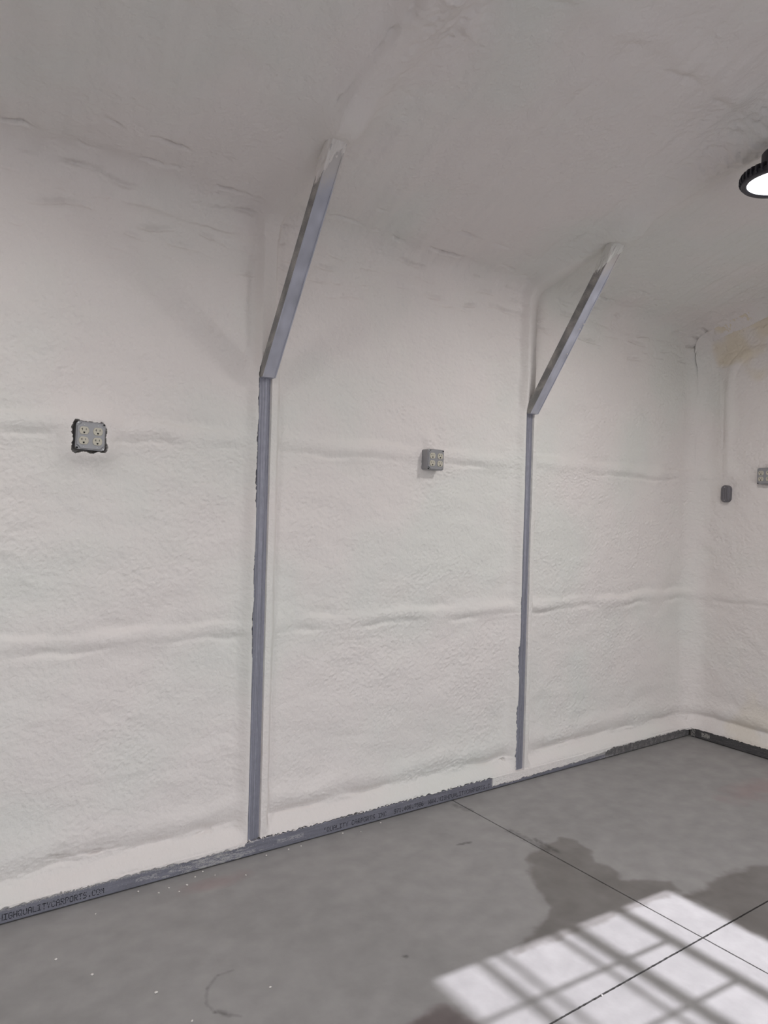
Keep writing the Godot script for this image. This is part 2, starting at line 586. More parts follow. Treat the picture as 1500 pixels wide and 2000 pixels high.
func back_foam(x: float, s: float) -> Vector3:
	var q := profile_point(s)
	var p := Vector3(x, q[0], q[1])
	var d := skin(p)
	var wander := line_noise.get_noise_2d(x, s * 0.3)
	if s < 2.2:
		# girts behind the foam: a low swell with an uneven crease above and below
		for g in [[0.965, 0.036], [1.765, 0.040]]:
			var y: float = g[0] + 0.016 * line_noise.get_noise_2d(x * 0.6, g[0] * 7)
			d += 0.014 * gauss(s - y, 0.045) * (0.75 + 0.8 * line_noise.get_noise_2d(x * 0.7, g[0] * 3 + 4))
			var up: float = s - y - g[1] - 0.010 * line_noise.get_noise_2d(x * 2.2, 2.0 + g[0])
			var dn: float = s - y + g[1] - 0.010 * line_noise.get_noise_2d(x * 2.2, 9.0 + g[0])
			d -= 0.011 * gauss(up, 0.011 if up < 0 else 0.028) * clampf(0.55 + 1.3 * line_noise.get_noise_2d(x * 0.8, 12.0 + g[0]), 0.05, 1.2)
			d -= 0.009 * gauss(dn, 0.011 if dn < 0 else 0.022) * clampf(0.5 + 1.3 * line_noise.get_noise_2d(x * 0.8, 17.0 + g[0]), 0.05, 1.2)
		if s < 0.4:
			# fillet of foam climbing back from the top of the rail, a torn crease, a swell above
			d += 0.014 * gauss(s - 0.21 - 0.02 * wander, 0.05)
			var c := s - 0.142 - 0.014 * line_noise.get_noise_2d(x * 1.4, 3.0)
			d -= 0.017 * gauss(c, 0.009 if c < 0 else 0.020) * clampf(0.55 + 1.2 * line_noise.get_noise_2d(x * 1.2, 40.0), 0.1, 1.1)
			var t := 1.0 - smoothstep(0.066, 0.132, s + 0.008 * wander)
			d = lerpf(d, 0.0435 + 0.35 * skin(p), t)
			if s < 0.10:
				var cover := rail_cover(x) + 0.006 * fine_noise.get_noise_2d(x, s) + 0.004 * bubble_noise.get_noise_2d(x, 3.0)
				if s < cover:
					d = -0.03
				elif s < 0.066:
					d = 0.0475 + 0.0012 * fine_noise.get_noise_2d(x, s + 4.0)
	if s > 1.5 and s < 2.0 and x < 2.6:
		# foam brought up round the first outlet and torn away along its edges
		var ox := absf(x - 0.5965)
		var oy := absf(s - 1.7285)
		if ox < 0.2:
			var rim := Vector2(maxf(ox - 0.040, 0.0), maxf(oy - 0.040, 0.0)).length() - 0.0125
			var gap := 0.0035 + 0.006 * mid_noise.get_noise_2d(x * 2.6, s * 2.6) + 0.0025 * bubble_noise.get_noise_2d(x * 2.0, s * 2.0)
			gap += 0.006 * smoothstep(0.03, 0.05, 0.5965 - x) + 0.003 * smoothstep(0.03, 0.05, 1.7285 - s) - 0.005 * smoothstep(0.03, 0.05, s - 1.7285)
			d = lerpf(d, 0.036 + 0.5 * skin(p), gauss(maxf(rim, 0.0), 0.055))
			if rim < gap:
				d = -0.04
		d += 0.022 * gauss(x - 2.205, 0.03) * gauss(s - 1.83, 0.045)
		d -= 0.012 * gauss(x - 2.205, 0.006) * gauss(s - 1.825, 0.006)
	if s < 0.3:
		if x < 1.12:
			var line := 0.178 - 0.07 * (x - 0.383) + 0.010 * line_noise.get_noise_2d(x * 2.5, 71.0) + 0.003 * bubble_noise.get_noise_2d(x, 1.0)
			d -= 0.024 * gauss(s - line, 0.0045 if s < line else 0.010) * clampf(0.35 + 1.4 * line_noise.get_noise_2d(x * 2.2, 75.0), 0.0, 1.0)
		d -= 0.03 * gauss(x - 2.79, 0.007) * gauss(s - 0.128, 0.006) + 0.012 * gauss(x - 2.775, 0.014) * gauss(s - 0.131, 0.004)
	# creases and torn skin along the eave
	for e in [[2.46, 1.2, -0.25], [2.52, 1.2, 0.0], [2.565, 1.4, 0.05], [2.63, 1.3, -0.05], [2.70, 1.4, -0.1], [2.80, 1.8, -0.3], [2.95, 1.8, -0.45]]:
		var y: float = e[0] + 0.03 * line_noise.get_noise_2d(x * 0.8, e[0] * 11)
		y += 0.004 * bubble_noise.get_noise_2d(x, e[0])
		d -= 0.019 * gauss(s - y, 0.006 if s < y else 0.012) * clampf(e[2] + 0.15 + e[1] * line_noise.get_noise_2d(x * 1.6, e[0] * 5), 0.0, 1.0)
	d += 0.010 * gauss(s - 2.60, 0.05) * (0.6 + line_noise.get_noise_2d(x, 77.0))
	if s > s0:
		d += 0.009 * smoothstep(s0, s1, s) * line_noise.get_noise_2d(x * 3.0 + s * 0.4, s * 0.35)
	# a purlin under the foam further up the slope
	if s > 3.4:
		var y2 := s - 4.03 - 0.03 * line_noise.get_noise_2d(x, 60.0)
		d += 0.010 * gauss(y2 - 0.05, 0.05)
		d -= 0.012 * gauss(y2, 0.012) * clampf(0.3 + 1.5 * line_noise.get_noise_2d(x * 1.5, 90.0), 0.0, 1.0)
	# foam round the posts, and over the post tops and rafters
	for k in 2:
		var dx: float = x - POSTS[k]
		if absf(dx) > 0.25:
			continue
		var away := absf(dx) - 0.0285
		var f := d
		if dx > 0:
			f = lerpf(d, 0.0385 + 0.25 * skin(p) + 0.003 * wander, 1.0 - smoothstep(0.022, 0.06, away))
			f -= 0.006 * gauss(away - 0.052, 0.007) * clampf(0.5 + 1.5 * line_noise.get_noise_2d(k * 9, s * 1.2), 0.0, 1.0)
		else:
			f = lerpf(d, 0.037 + 0.3 * skin(p), gauss(away, 0.035))
			var torn := line_noise.get_noise_2d(k * 31.0 + 3.0, s * 1.1) + (0.25 if (k == 0 and s > 0.85 and s < 1.95) or (k == 1 and s < 1.1) else -0.2)
			var slit := 0.0075 * clampf(torn * 1.6, 0.0, 1.0) * (0.65 + 0.6 * bubble_noise.get_noise_2d(k * 5.0, s)) * (1.5 if k == 1 and s < 0.75 else 1.0)
			if away < slit:
				f = -0.02
		if away < -0.003:
			f = -0.022
		if s < 0.066:
			f = d
		var over := smoothstep(2.035, 2.10, s)
		if over > 0.0:
			var lift := 0.050 + 0.5 * skin(p)
			var half := 0.024 if s < 2.62 else 0.03
			if s > s0:
				lift = lerpf(lift, 0.044, smoothstep(s0, s1 + 0.1, s)) + 0.05 * gauss(s - 3.35, 0.09) + 0.035 * smoothstep(3.7, 4.0, s)
			var rib := lerpf(d, lift, gauss(maxf(absf(dx + (0.012 if k == 1 else 0.0)) - half, 0.0), 0.020 if s < 2.62 else lerpf(0.02, 0.055, smoothstep(s0, s1 + 0.3, s))))
			if s > 3.0:
				if k == 0:
					var tear := dx + 0.062 - 0.02 * (s - 3.5) - 0.012 * line_noise.get_noise_2d(s * 2.0, 51.0)
					rib -= 0.020 * gauss(tear, 0.007) * clampf(0.15 + 1.5 * line_noise.get_noise_2d(s * 2.4, 55.0), 0.0, 1.0) * smoothstep(3.3, 3.42, s)
				rib += (0.006 + 0.012 * smoothstep(3.6, 3.9, s)) * bubble_noise.get_noise_3d(p.x * 0.6, p.y * 0.6, p.z * 0.6) * gauss(dx - (0.08 if k == 0 else -0.05), 0.12)
			f = lerpf(f, rib, over)
		d = f
	d += fillet(XR - x, lerpf(0.14, 0.20, smoothstep(s0 - 0.2, s1, s)))
	return Vector3(p.x, p.y + q[2] * d, p.z + q[3] * d)


func foam_color(p: Vector3, cream := 0.0) -> Color:
	# linear: warm white foam that cured in slightly pink, grey-green and cream batches
	var h := hue_noise.get_noise_3dv(p)
	var c := Color(0.775, 0.738, 0.712)
	c = c.lerp(Color(0.785, 0.735, 0.712), clampf(h * 2.2, 0.0, 0.9))
	c = c.lerp(Color(0.745, 0.738, 0.705), clampf(-h * 2.2, 0.0, 0.9))
	if cream > 0.0:
		c = c.lerp(Color(0.74, 0.665, 0.55), cream)
	return c


func sheet(us: PackedFloat32Array, vs: PackedFloat32Array, f: Callable, color: Callable, skip = null) -> ArrayMesh:
	var nu := us.size()
	var nv := vs.size()
	var pos := PackedVector3Array()
	pos.resize(nu * nv)
	var col := PackedColorArray()
	col.resize(nu * nv)
	for j in nv:
		for i in nu:
			var p: Vector3 = f.call(us[i], vs[j])
			pos[j * nu + i] = p
			col[j * nu + i] = color.call(p)
	var nor := PackedVector3Array()
	nor.resize(nu * nv)
	for j in nv:
		var ja := maxi(j - 1, 0) * nu
		var jb := mini(j + 1, nv - 1) * nu
		for i in nu:
			var du := pos[j * nu + mini(i + 1, nu - 1)] - pos[j * nu + maxi(i - 1, 0)]
			var dv := pos[jb + i] - pos[ja + i]
			nor[j * nu + i] = du.cross(dv).normalized()
	var idx := PackedInt32Array()
	for j in nv - 1:
		for i in nu - 1:
			if skip != null and skip.call(us[i], us[i + 1], vs[j], vs[j + 1]):
				continue
			var a := j * nu + i
			idx.append_array([a, a + nu, a + nu + 1, a, a + nu + 1, a + 1])
	var arrays := []
	arrays.resize(Mesh.ARRAY_MAX)
	arrays[Mesh.ARRAY_VERTEX] = pos
	arrays[Mesh.ARRAY_NORMAL] = nor
	arrays[Mesh.ARRAY_COLOR] = col
	arrays[Mesh.ARRAY_INDEX] = idx
	var mesh := ArrayMesh.new()
	mesh.add_surface_from_arrays(Mesh.PRIMITIVE_TRIANGLES, arrays)
	mesh.surface_set_material(0, M.foam)
	return mesh


func steps(stops: Array) -> PackedFloat32Array:
	# stops: [from, step], [from, step], ..., [end]
	var out := PackedFloat32Array()
	for k in stops.size() - 1:
		var n := maxi(1, roundi((stops[k + 1][0] - stops[k][0]) / stops[k][1]))
		for i in n:
			out.append(lerpf(stops[k][0], stops[k + 1][0], float(i) / n))
	out.append(stops[-1][0])
	return out


func with_backing(mesh: ArrayMesh, boxes: Array) -> ArrayMesh:
	var st := begin()
	for b in boxes:
		box(st, b[0], b[1])
	st.commit(mesh)
	mesh.surface_set_material(mesh.get_surface_count() - 1, M.siding)
	return mesh


func build_back_wall_and_ceiling() -> void:
	var yi := YR + SLOPE * ZB
	s0 = yi - bend_radius * tan(bend / 2)
	s1 = s0 + bend_radius * bend
	var stops := [[LEFT, 0.2], [0.0, 0.02], [0.2, 0.008], [0.525, 0.0026], [0.668, 0.008]]
	for x in POSTS:
		stops.append_array([[x - 0.105, 0.004], [x - 0.045, 0.0018], [x - 0.026, 0.008], [x + 0.026, 0.0022], [x + 0.036, 0.004], [x + 0.10, 0.008]])
	stops.append([XR - 0.034])
	var us := steps(stops)
	var vs := steps([[0.006, 0.0022], [0.16, 0.003], [0.20, 0.005], [1.655, 0.0026], [1.80, 0.005], [2.42, 0.0042], [(s0 + s1) / 2]])
	var wall := sheet(us, vs, back_foam, foam_color)
	with_backing(wall, [[Vector3(LEFT, 0, -0.16), Vector3(4.64, 3.0, -0.10)]])
	structure("wall_back", wall, null, "back wall of pale sprayed foam insulation between the steel posts", "wall")
	var end := s1 + (RIDGE - 0.06) / cos(roof_angle)
	stops = [[LEFT, 0.2], [0.0, 0.02], [0.2, 0.009], [XR - 0.035]]
	us = steps(stops)
	vs = steps([[(s0 + s1) / 2, 0.0045], [s1 + 0.3, 0.007], [s1 + 1.75, 0.04], [end]])
	var top := sheet(us, vs, back_foam, foam_color)
	# the other slope, behind the camera, and the steel roof over both
	var st := begin()
	var last := profile_point(end)
	quad(st, Vector3(LEFT, last[0], last[1]), Vector3(XR, last[0], last[1]), Vector3(XR, YR, FRONT), Vector3(LEFT, YR, FRONT))
	st.commit(top)
	top.surface_set_material(1, M.foam_plain)
	st = begin()
	for side in [[-0.2, RIDGE], [RIDGE, FRONT + 0.2]]:
		var a: float = side[0]
		var b: float = side[1]
		var ya := YR + 0.13 + SLOPE * (a if a < RIDGE else 2 * RIDGE - a)
		var yb := YR + 0.13 + SLOPE * (b if b <= RIDGE else 2 * RIDGE - b)
		var v := [Vector3(LEFT - 0.2, ya, a), Vector3(4.7, ya, a), Vector3(4.7, yb, b), Vector3(LEFT - 0.2, yb, b)]
		var t := Vector3(0, 0.05, 0)
		quad(st, v[0], v[1], v[2], v[3])
		quad(st, v[3] + t, v[2] + t, v[1] + t, v[0] + t)
		for k in 4:
			quad(st, v[k], v[k] + t, v[(k + 1) % 4] + t, v[(k + 1) % 4])
	st.commit(top)
	top.surface_set_material(2, M.siding)
	var roof := structure("ceiling", top, null, "sloping ceiling of pale sprayed foam with foam covered rafters", "ceiling")
	for k in 2:
		part("foam_collar", collar(POSTS[k], k), null, roof)


# Foam that coats the upper end of a knee brace, ragged below and swelling into the rafter above.
func collar(xc: float, k: int) -> ArrayMesh:
	var d := Vector3(0, 0.823, 0.568).normalized()
	var n := Vector3(0, -d.z, d.y)
	var us := steps([[0.0, 1.0 / 96], [1.0]])
	var vs := steps([[0.0, 1.0 / 60], [1.0]])
	return sheet(us, vs, func(u: float, v: float) -> Vector3:
		var a := -u * TAU
		var c := Vector2(cos(a), sin(a))
		# lower edge: lowest along the back and the left side, highest at the right edge of the under face
		var start := 0.875 - 0.10 * smoothstep(-0.2, 1.0, -c.x) + 0.03 * c.y + 0.03 * line_noise.get_noise_2d(c.x * 1.2 + 9.0 * k, c.y * 1.2) + 0.012 * bubble_noise.get_noise_2d(c.x * 0.5, c.y * 0.5 + k)
		var l := lerpf(start, 1.08, v)
		var thick := -0.003 + 0.009 * smoothstep(0.0, 0.25, v) + 0.022 * smoothstep(0.45, 1.0, v)
		var m := maxf(absf(c.x), absf(c.y))
		var q := (c / m).lerp(c, 0.25 + 0.5 * v)
		var p := Vector3(xc, 2.03, -0.013) + d * l + Vector3.RIGHT * q.x * (0.0295 + thick) + n * q.y * (0.0265 + thick)
		var out := (Vector3.RIGHT * c.x + n * c.y)
		return p + out * (0.0045 * bubble_noise.get_noise_3dv(p) + 0.006 * v * mid_noise.get_noise_3dv(p * 2.0)), foam_color)


func roof_y(z: float) -> float:
	return YR + SLOPE * minf(z, 2 * RIDGE - z)


func eave_distance(z: float, y: float) -> float:
	# from a point in the end wall to the foam of the back wall, the eave or the roof
	var c := Vector2(ZB + bend_radius, s0)
	var v := Vector2(c.x - z, y - c.y)
	if v.y > 0.0 and v.x > 0.0 and v.angle() < bend:
		return bend_radius - v.length()
	return minf(z - ZB, (roof_y(z) - y) * cos(roof_angle))


func foam_top(z: float) -> float:
	# how high the end wall reaches: up to 33 mm from the foam of the eave and the roof
	var c := ZB + bend_radius
	var k := bend_radius - 0.033
	if z < c - k * cos(bend):
		return s0 + sqrt(maxf(k * k - (c - z) * (c - z), 0.0))
	return roof_y(z) - 0.034


func right_foam(z: float, v: float) -> Vector3:
	var top := foam_top(z)
	var y := lerpf(0.006, top, v) if v > 0.06 else v * (lerpf(0.006, 2.7, 0.06) / 0.06)
	if v > 0.06:
		var y0 := lerpf(0.006, 2.7, 0.06)
		y = lerpf(y0, top, (v - 0.06) / 0.94)
	var p := Vector3(XR, y, z)
	var d := skin(p)
	var wander := line_noise.get_noise_2d(z + 30, y * 0.3)
	for g in [[0.965, 0.036], [1.765, 0.040]]:
		var yy: float = g[0] + 0.02 * line_noise.get_noise_2d(z * 0.6 + 50, g[0] * 7)
		d += 0.008 * gauss(y - yy, 0.045)
		d -= 0.007 * gauss(y - yy + g[1], 0.013) * clampf(0.4 + 1.3 * line_noise.get_noise_2d(z * 1.2 + 8, 17.0 + g[0]), 0.0, 1.0)
	# torn skin high on the gable
	for e in [2.50, 2.60, 2.71]:
		d -= 0.009 * gauss(y - e - 0.04 * line_noise.get_noise_2d(z * 3.0, e * 9), 0.008) * clampf(0.2 + 1.6 * line_noise.get_noise_2d(z * 2.5, e * 5), 0.0, 1.0)
	# a conduit under the foam: up from the oval box, then an arch to the right
	var pipe := absf(z - 0.19)
	if y > 2.40:
		pipe = absf(Vector2(z - 0.35, y - 2.40).length() - 0.16)
		if z > 0.35:
			pipe = absf(y - 2.56)
	if y > 1.70 or z > 0.35:
		d += 0.010 * gauss(pipe, 0.030) * smoothstep(1.66, 1.9, y)
		d -= (0.006 if z < 0.19 or y > 2.40 else 0.001) * gauss(pipe - 0.036, 0.006) * clampf(0.6 + line_noise.get_noise_2d(z * 2.0, y * 2.0), 0.1, 1.0)
	if y < 0.4:
		d += 0.012 * gauss(y - 0.21 - 0.02 * wander, 0.05)
		d -= 0.013 * gauss(y - 0.15 - 0.01 * wander, 0.016)
		d = lerpf(d, 0.0435 + 0.35 * skin(p), 1.0 - smoothstep(0.066, 0.14, y + 0.008 * wander))
		if y < 0.10:
			if y < 0.060 + 0.005 * fine_noise.get_noise_2d(z + 5, y):
				d = -0.03
			elif y < 0.066:
				d = 0.0475
	d += fillet(eave_distance(z, y), lerpf(0.14, 0.2, smoothstep(2.4, 2.62, y)))
	return Vector3(XR - d, y, z)


func right_color(p: Vector3) -> Color:
	var n := 0.25 * mid_noise.get_noise_3d(p.x * 0.5, p.y * 0.5, p.z * 0.5)
	var cream := smoothstep(2.48, 2.62, p.y + n) * smoothstep(0.02, 0.12, p.z + n * 0.5) + 0.45 * smoothstep(0.30, 0.42, p.z + n) * (1.0 - smoothstep(0.25, 0.5, p.y + n))
	return foam_color(p, clampf(cream, 0.0, 1.0))


const ADDED_DOOR := [-2.4, 3.0, 2.5]    # assumed doorway behind the camera, added for soft daylight fill: x from, x to, height
const HOLE := [1.189, 2.225, 1.167, 1.985]    # the window opening: z from, z to, y from, y to


func build_right_wall() -> void:
	var us := steps([[ZB + 0.034, 0.007], [0.75, 0.03], [HOLE[0], 0.1], [HOLE[1], 0.2], [RIDGE, 0.2], [FRONT]])
	var vs := steps([[0.0, 0.0009], [0.06, 0.0024], [1.0]])
	var wall := sheet(us, vs, right_foam, right_color, func(a, b, c, d):
		var y: float = right_foam((a + b) / 2, (c + d) / 2).y
		var z: float = (a + b) / 2
		return z > HOLE[0] and z < HOLE[1] and y > HOLE[2] and y < HOLE[3])
	var st := begin()
	# solid round the window, and the gable above
	for b in [[ZB - 0.1, HOLE[0], 0.0, 2.7], [HOLE[1], FRONT, 0.0, 2.7], [HOLE[0], HOLE[1], 0.0, HOLE[2]], [HOLE[0], HOLE[1], HOLE[3], 2.7]]:
		box(st, Vector3(4.56, b[2], b[0]), Vector3(4.64, b[3], b[1]))
	for x in [4.56, 4.64]:
		for half in [[-0.1, RIDGE], [RIDGE, FRONT + 0.1]]:
			quad(st, Vector3(x, 2.69, half[0]), Vector3(x, roof_y(half[0]) + 0.16, half[0]), Vector3(x, roof_y(half[1]) + 0.16, half[1]), Vector3(x, 2.69, half[1]))
	st.commit(wall)
	wall.surface_set_material(1, M.siding)
	structure("wall_right", wall, null, "right end wall of sprayed foam, yellowish under the gable", "wall")


func build_outer_walls() -> void:
	var st := begin()
	box(st, Vector3(LEFT - 0.1, 0, -0.16), Vector3(LEFT, 3.9, FRONT + 0.1))
	structure("wall_left", st.commit(), M.foam_plain, "left end wall of pale sprayed foam, out of the frame", "wall")
	# the front wall; its unseen doorway and apron are added to let daylight fill the room
	st = begin()
	for b in [[LEFT, ADDED_DOOR[0], 0.0, 2.9], [ADDED_DOOR[1], 4.64, 0.0, 2.9], [ADDED_DOOR[0], ADDED_DOOR[1], ADDED_DOOR[2], 2.9]]:
		box(st, Vector3(b[0], b[2], FRONT), Vector3(b[1], b[3], FRONT + 0.1))
	structure("wall_front", st.commit(), M.foam_plain, "front wall of pale sprayed foam with an assumed doorway behind the camera, added for daylight fill", "wall")
	structure("ground", box_mesh(Vector3(-12, -0.18, FRONT + 0.1), Vector3(14, -0.02, FRONT + 12)), M.slab_far, "assumed pale concrete apron outside the doorway, added to bounce sunlight inside", "ground")


func build_floor() -> void:
	var bed := structure("floor", box_mesh(Vector3(LEFT - 0.1, -0.16, -0.16), Vector3(4.64, -0.045, FRONT + 0.1)), M.slab_bed, "grey concrete slab floor with saw cut joints and damp stains trimmed to the sun patch", "floor")
	var xs := [LEFT, -0.6, 2.396, 4.56]
	var zs := [-0.10, 1.367, 4.36, FRONT + 0.1]
	var wobble := noise(60.0, 81, 2)
	for i in 3:
		for j in 3:
			var g := 0.0033
			var lo := Vector2(xs[i] + (g if i > 0 else 0.0), zs[j] + (g if j > 0 else 0.0))
			var hi := Vector2(xs[i + 1] - (g if i < 2 else 0.0), zs[j + 1] - (g if j < 2 else 0.0))
			# outline with the slightly chipped edges of a saw cut
			var ring := PackedVector2Array()
			var c := [lo, Vector2(lo.x, hi.y), hi, Vector2(hi.x, lo.y)]
			for k in 4:
				var a: Vector2 = c[k]
				var b: Vector2 = c[(k + 1) % 4]
				var n := maxi(1, int(a.distance_to(b) / 0.01))
				if i == 0 or j == 2:
					n = 1
				var t := (b - a).normalized()
				for m in n:
					var p := a.lerp(b, float(m) / n)
					if m > 0:
						p += Vector2(t.y, -t.x) * -0.0011 * wobble.get_noise_2dv(p)
					ring.append(p)
			var st := begin()
			var tri := Geometry2D.triangulate_polygon(ring)
			var m0: int = tri.size() / 3
			for k in m0:
				var t3 := [ring[tri[k * 3]], ring[tri[k * 3 + 1]], ring[tri[k * 3 + 2]]]
				if (t3[1] - t3[0]).cross(t3[2] - t3[0]) < 0:
					t3.reverse()
				for p in t3:
					st.set_normal(Vector3.UP)
					st.set_uv(p)
					st.set_uv2(Vector2((p.x + 0.6) / 5.2, (p.y + 0.1) / 4.5))
					st.set_tangent(Plane(1, 0, 0, 1))
					st.add_vertex(Vector3(p.x, 0, p.y))
			for k in ring.size():
				var a := ring[k]
				var b := ring[(k + 1) % ring.size()]
				var v := [Vector3(a.x, 0, a.y), Vector3(b.x, 0, b.y), Vector3(b.x, -0.045, b.y), Vector3(a.x, -0.045, a.y)]
				var n3 := Vector3(b.y - a.y, 0, a.x - b.x).normalized() * -1.0
				for m in [0, 1, 2, 0, 2, 3]:
					st.set_normal(n3)
					st.set_uv(Vector2(v[m].x, v[m].z))
					st.set_uv2(Vector2((v[m].x + 0.6) / 5.2, (v[m].z + 0.1) / 4.5))
					st.set_tangent(Plane(1, 0, 0, 1))
					st.add_vertex(v[m])
			part("slab_panel", st.commit(), M.slab if i > 0 and j < 2 else M.slab_far, bed)


# ------------------------------------------------------------------ window behind the right edge of the frame

func build_window() -> void:
	var w := Node3D.new()
	w.name = "window_1"
	add_child(w)
	w.position = Vector3(4.55, 1.212, 1.234)
	w.set_meta("kind", "structure")
	w.set_meta("label", "white gridded window in the right wall that throws the sun patch")
	w.set_meta("category", "window")
	var wide := 0.946
	var high := 0.728
	var st := begin()
	for b in [[-0.045, 0.0, -0.045, high + 0.045], [wide, wide + 0.045, -0.045, high + 0.045], [0.0, wide, -0.045, 0.0], [0.0, wide, high, high + 0.045]]:
		box(st, Vector3(-0.022, b[2], b[0]), Vector3(0.03, b[3], b[1]))
	part("window_frame", st.commit(), M.vinyl, w)
	for r in [[0.191, 0.030], [0.340, 0.034], [0.394, 0.012], [0.546, 0.011], [0.597, 0.021]]:
		part("rail", box_mesh(Vector3(-0.006, r[0] - r[1] / 2, 0), Vector3(0.006, r[0] + r[1] / 2, wide)), M.vinyl, w)
	for z in [0.225, 0.473, 0.721]:
		part("muntin", box_mesh(Vector3(-0.005, 0.191, z - 0.009), Vector3(0.005, high, z + 0.009)), M.vinyl, w)
	part("pane", box_mesh(Vector3(0.012, -0.01, -0.01), Vector3(0.0125, high + 0.01, wide + 0.01)), M.glass, w)


# ------------------------------------------------------------------ steel

# A square tube along +y, 57 mm wide with rounded corners; u runs round each face, v along.
func tube(width: float, depth: float, length: float, r := 0.006) -> ArrayMesh:
	var ring := rounded(width, depth, r, 3)
	var n := ring.size()
	var st := begin()
	for i in n:
		var j := (i + 1) % n
		var a := ring[i]
		var b := ring[j]
		var na := Vector3(a.x - clampf(a.x, -width / 2 + r, width / 2 - r), 0, a.y - clampf(a.y, -depth / 2 + r, depth / 2 - r)).normalized()
		var nb := Vector3(b.x - clampf(b.x, -width / 2 + r, width / 2 - r), 0, b.y - clampf(b.y, -depth / 2 + r, depth / 2 - r)).normalized()
		var ua := a.x / width + 0.5 if absf(na.z) > 0.5 or absf(nb.z) > 0.5 else a.y / depth + 0.5
		var ub := b.x / width + 0.5 if absf(na.z) > 0.5 or absf(nb.z) > 0.5 else b.y / depth + 0.5
		var v := [Vector3(a.x, 0, a.y), Vector3(b.x, 0, b.y), Vector3(b.x, length, b.y), Vector3(a.x, length, a.y)]
		var nn := [na, nb, nb, na]
		var uv := [Vector2(ua, 1), Vector2(ub, 1), Vector2(ub, 0), Vector2(ua, 0)]
		for m in [0, 1, 2, 0, 2, 3]:
			st.set_normal(nn[m])
			st.set_uv(uv[m])
			st.add_vertex(v[m])
	for y in [0.0, length]:
		for i in n:
			var j := (i + 1) % n
			var t := [Vector3(0, y, 0), Vector3(ring[i].x, y, ring[i].y), Vector3(ring[j].x, y, ring[j].y)]
			if y > 0:
				t.reverse()
			for q in t:
				st.set_normal(Vector3(0, 1 if y > 0 else -1, 0))
				st.set_uv(Vector2(0.5, 0.5))
				st.add_vertex(q)
	return st.commit()


func build_posts() -> void:
	var labels := ["grey galvanised steel post nearer the camera, left of the middle outlet", "grey galvanised steel post nearer the corner, right of the middle outlet"]
	for k in 2:
		var t := thing("steel_post", labels[k], "post", Vector3(POSTS[k], 0.064, -0.0455), "square steel posts along the back wall")
		part("tube", tube(0.057, 0.057, 2.02), M.post, t)
		# drawn ribs along the face
		for x in [-0.012, 0.013]:
			part("face_rib", tube(0.006, 0.003, 1.95, 0.0012), M.post, t, Vector3(x, 0.0, 0.0284))


func build_braces() -> void:
	var labels := ["galvanised knee brace rising from the left post to the ceiling", "galvanised knee brace with speckled side rising from the right post to the ceiling"]
	var d := Vector3(0, 0.823, 0.568).normalized()
	for k in 2:
		var t := thing("knee_brace", labels[k], "brace", Vector3(POSTS[k], 2.03, 0.0), "knee braces between posts and ceiling")
		var long := 0.93
		var w := 0.0295
		# side outline: heel, toe, then up the slope
		var heel := Vector3(0, 0.0, -0.038)
		var toe := Vector3(0, 0.0, 0.018)
		var heel2 := heel + d * (long + 0.05)
		var toe2 := toe + d * (long + 0.02)
		var st := begin()
		var off := Vector3(w, 0, 0)
		# faces: under (towards the room), back, left, right, lower and upper ends
		quad(st, toe - off, toe2 - off, toe2 + off, toe + off, [Vector2(0.0, 1), Vector2(0.0, 0), Vector2(0.5, 0), Vector2(0.5, 1)])
		quad(st, heel + off, heel2 + off, heel2 - off, heel - off, [Vector2(0.5, 1), Vector2(0.5, 0), Vector2(1, 0), Vector2(1, 1)])
		quad(st, heel - off, heel2 - off, toe2 - off, toe - off, [Vector2(0.51, 1), Vector2(0.51, 0), Vector2(0.99, 0), Vector2(0.99, 1)])
		quad(st, toe + off, toe2 + off, heel2 + off, heel + off, [Vector2(0.1, 1), Vector2(0.1, 0), Vector2(0.4, 0), Vector2(0.4, 1)])
		quad(st, heel - off, toe - off, toe + off, heel + off, [Vector2(0.2, 1), Vector2(0.2, 0.98), Vector2(0.4, 0.98), Vector2(0.4, 1)])
		quad(st, toe2 - off, heel2 - off, heel2 + off, toe2 + off, [Vector2(0.2, 0.02), Vector2(0.2, 0), Vector2(0.4, 0), Vector2(0.4, 0.02)])
		part("channel", st.commit(), M.brace, t)
		# folded lips along both edges of the under face
		var n := d.cross(Vector3.RIGHT).normalized() * -1.0
		if n.z < 0:
			n = -n
		for side in [-1.0, 1.0]:
			st = begin()
			var a: Vector3 = toe + Vector3(side * (w - 0.002), 0.001, 0)
			var b: Vector3 = toe2 + Vector3(side * (w - 0.002), 0, 0)
			var lip := [a + Vector3(-0.0022, 0, 0), a + Vector3(-0.0022, 0, 0) + n * 0.003, a + Vector3(0.0022, 0, 0) + n * 0.003, a + Vector3(0.0022, 0, 0)]
			var go := b - a
			for m in 3:
				quad(st, lip[m], lip[m] + go, lip[m + 1] + go, lip[m + 1], [Vector2(0.2, 1), Vector2(0.2, 0), Vector2(0.3, 0), Vector2(0.3, 1)])
			quad(st, lip[0], lip[1], lip[2], lip[3], [Vector2(0.2, 1), Vector2(0.2, 0.99), Vector2(0.3, 0.99), Vector2(0.3, 1)])
			part("folded_lip", st.commit(), M.brace, t)
		# blobs of foam that landed on the under face
		if k == 1:
			for s in [[0.36, 0.004], [0.50, 0.0045], [0.53, 0.0045]]:
				var ball := SphereMesh.new()
				ball.radius = s[1]
				ball.height = s[1] * 1.4
				ball.radial_segments = 10
				ball.rings = 6
				part("foam_blob", ball, M.foam_plain, t, toe + d * s[0] + Vector3(0.016 if s[0] < 0.52 else 0.026, 0, 0) + n * 0.001)


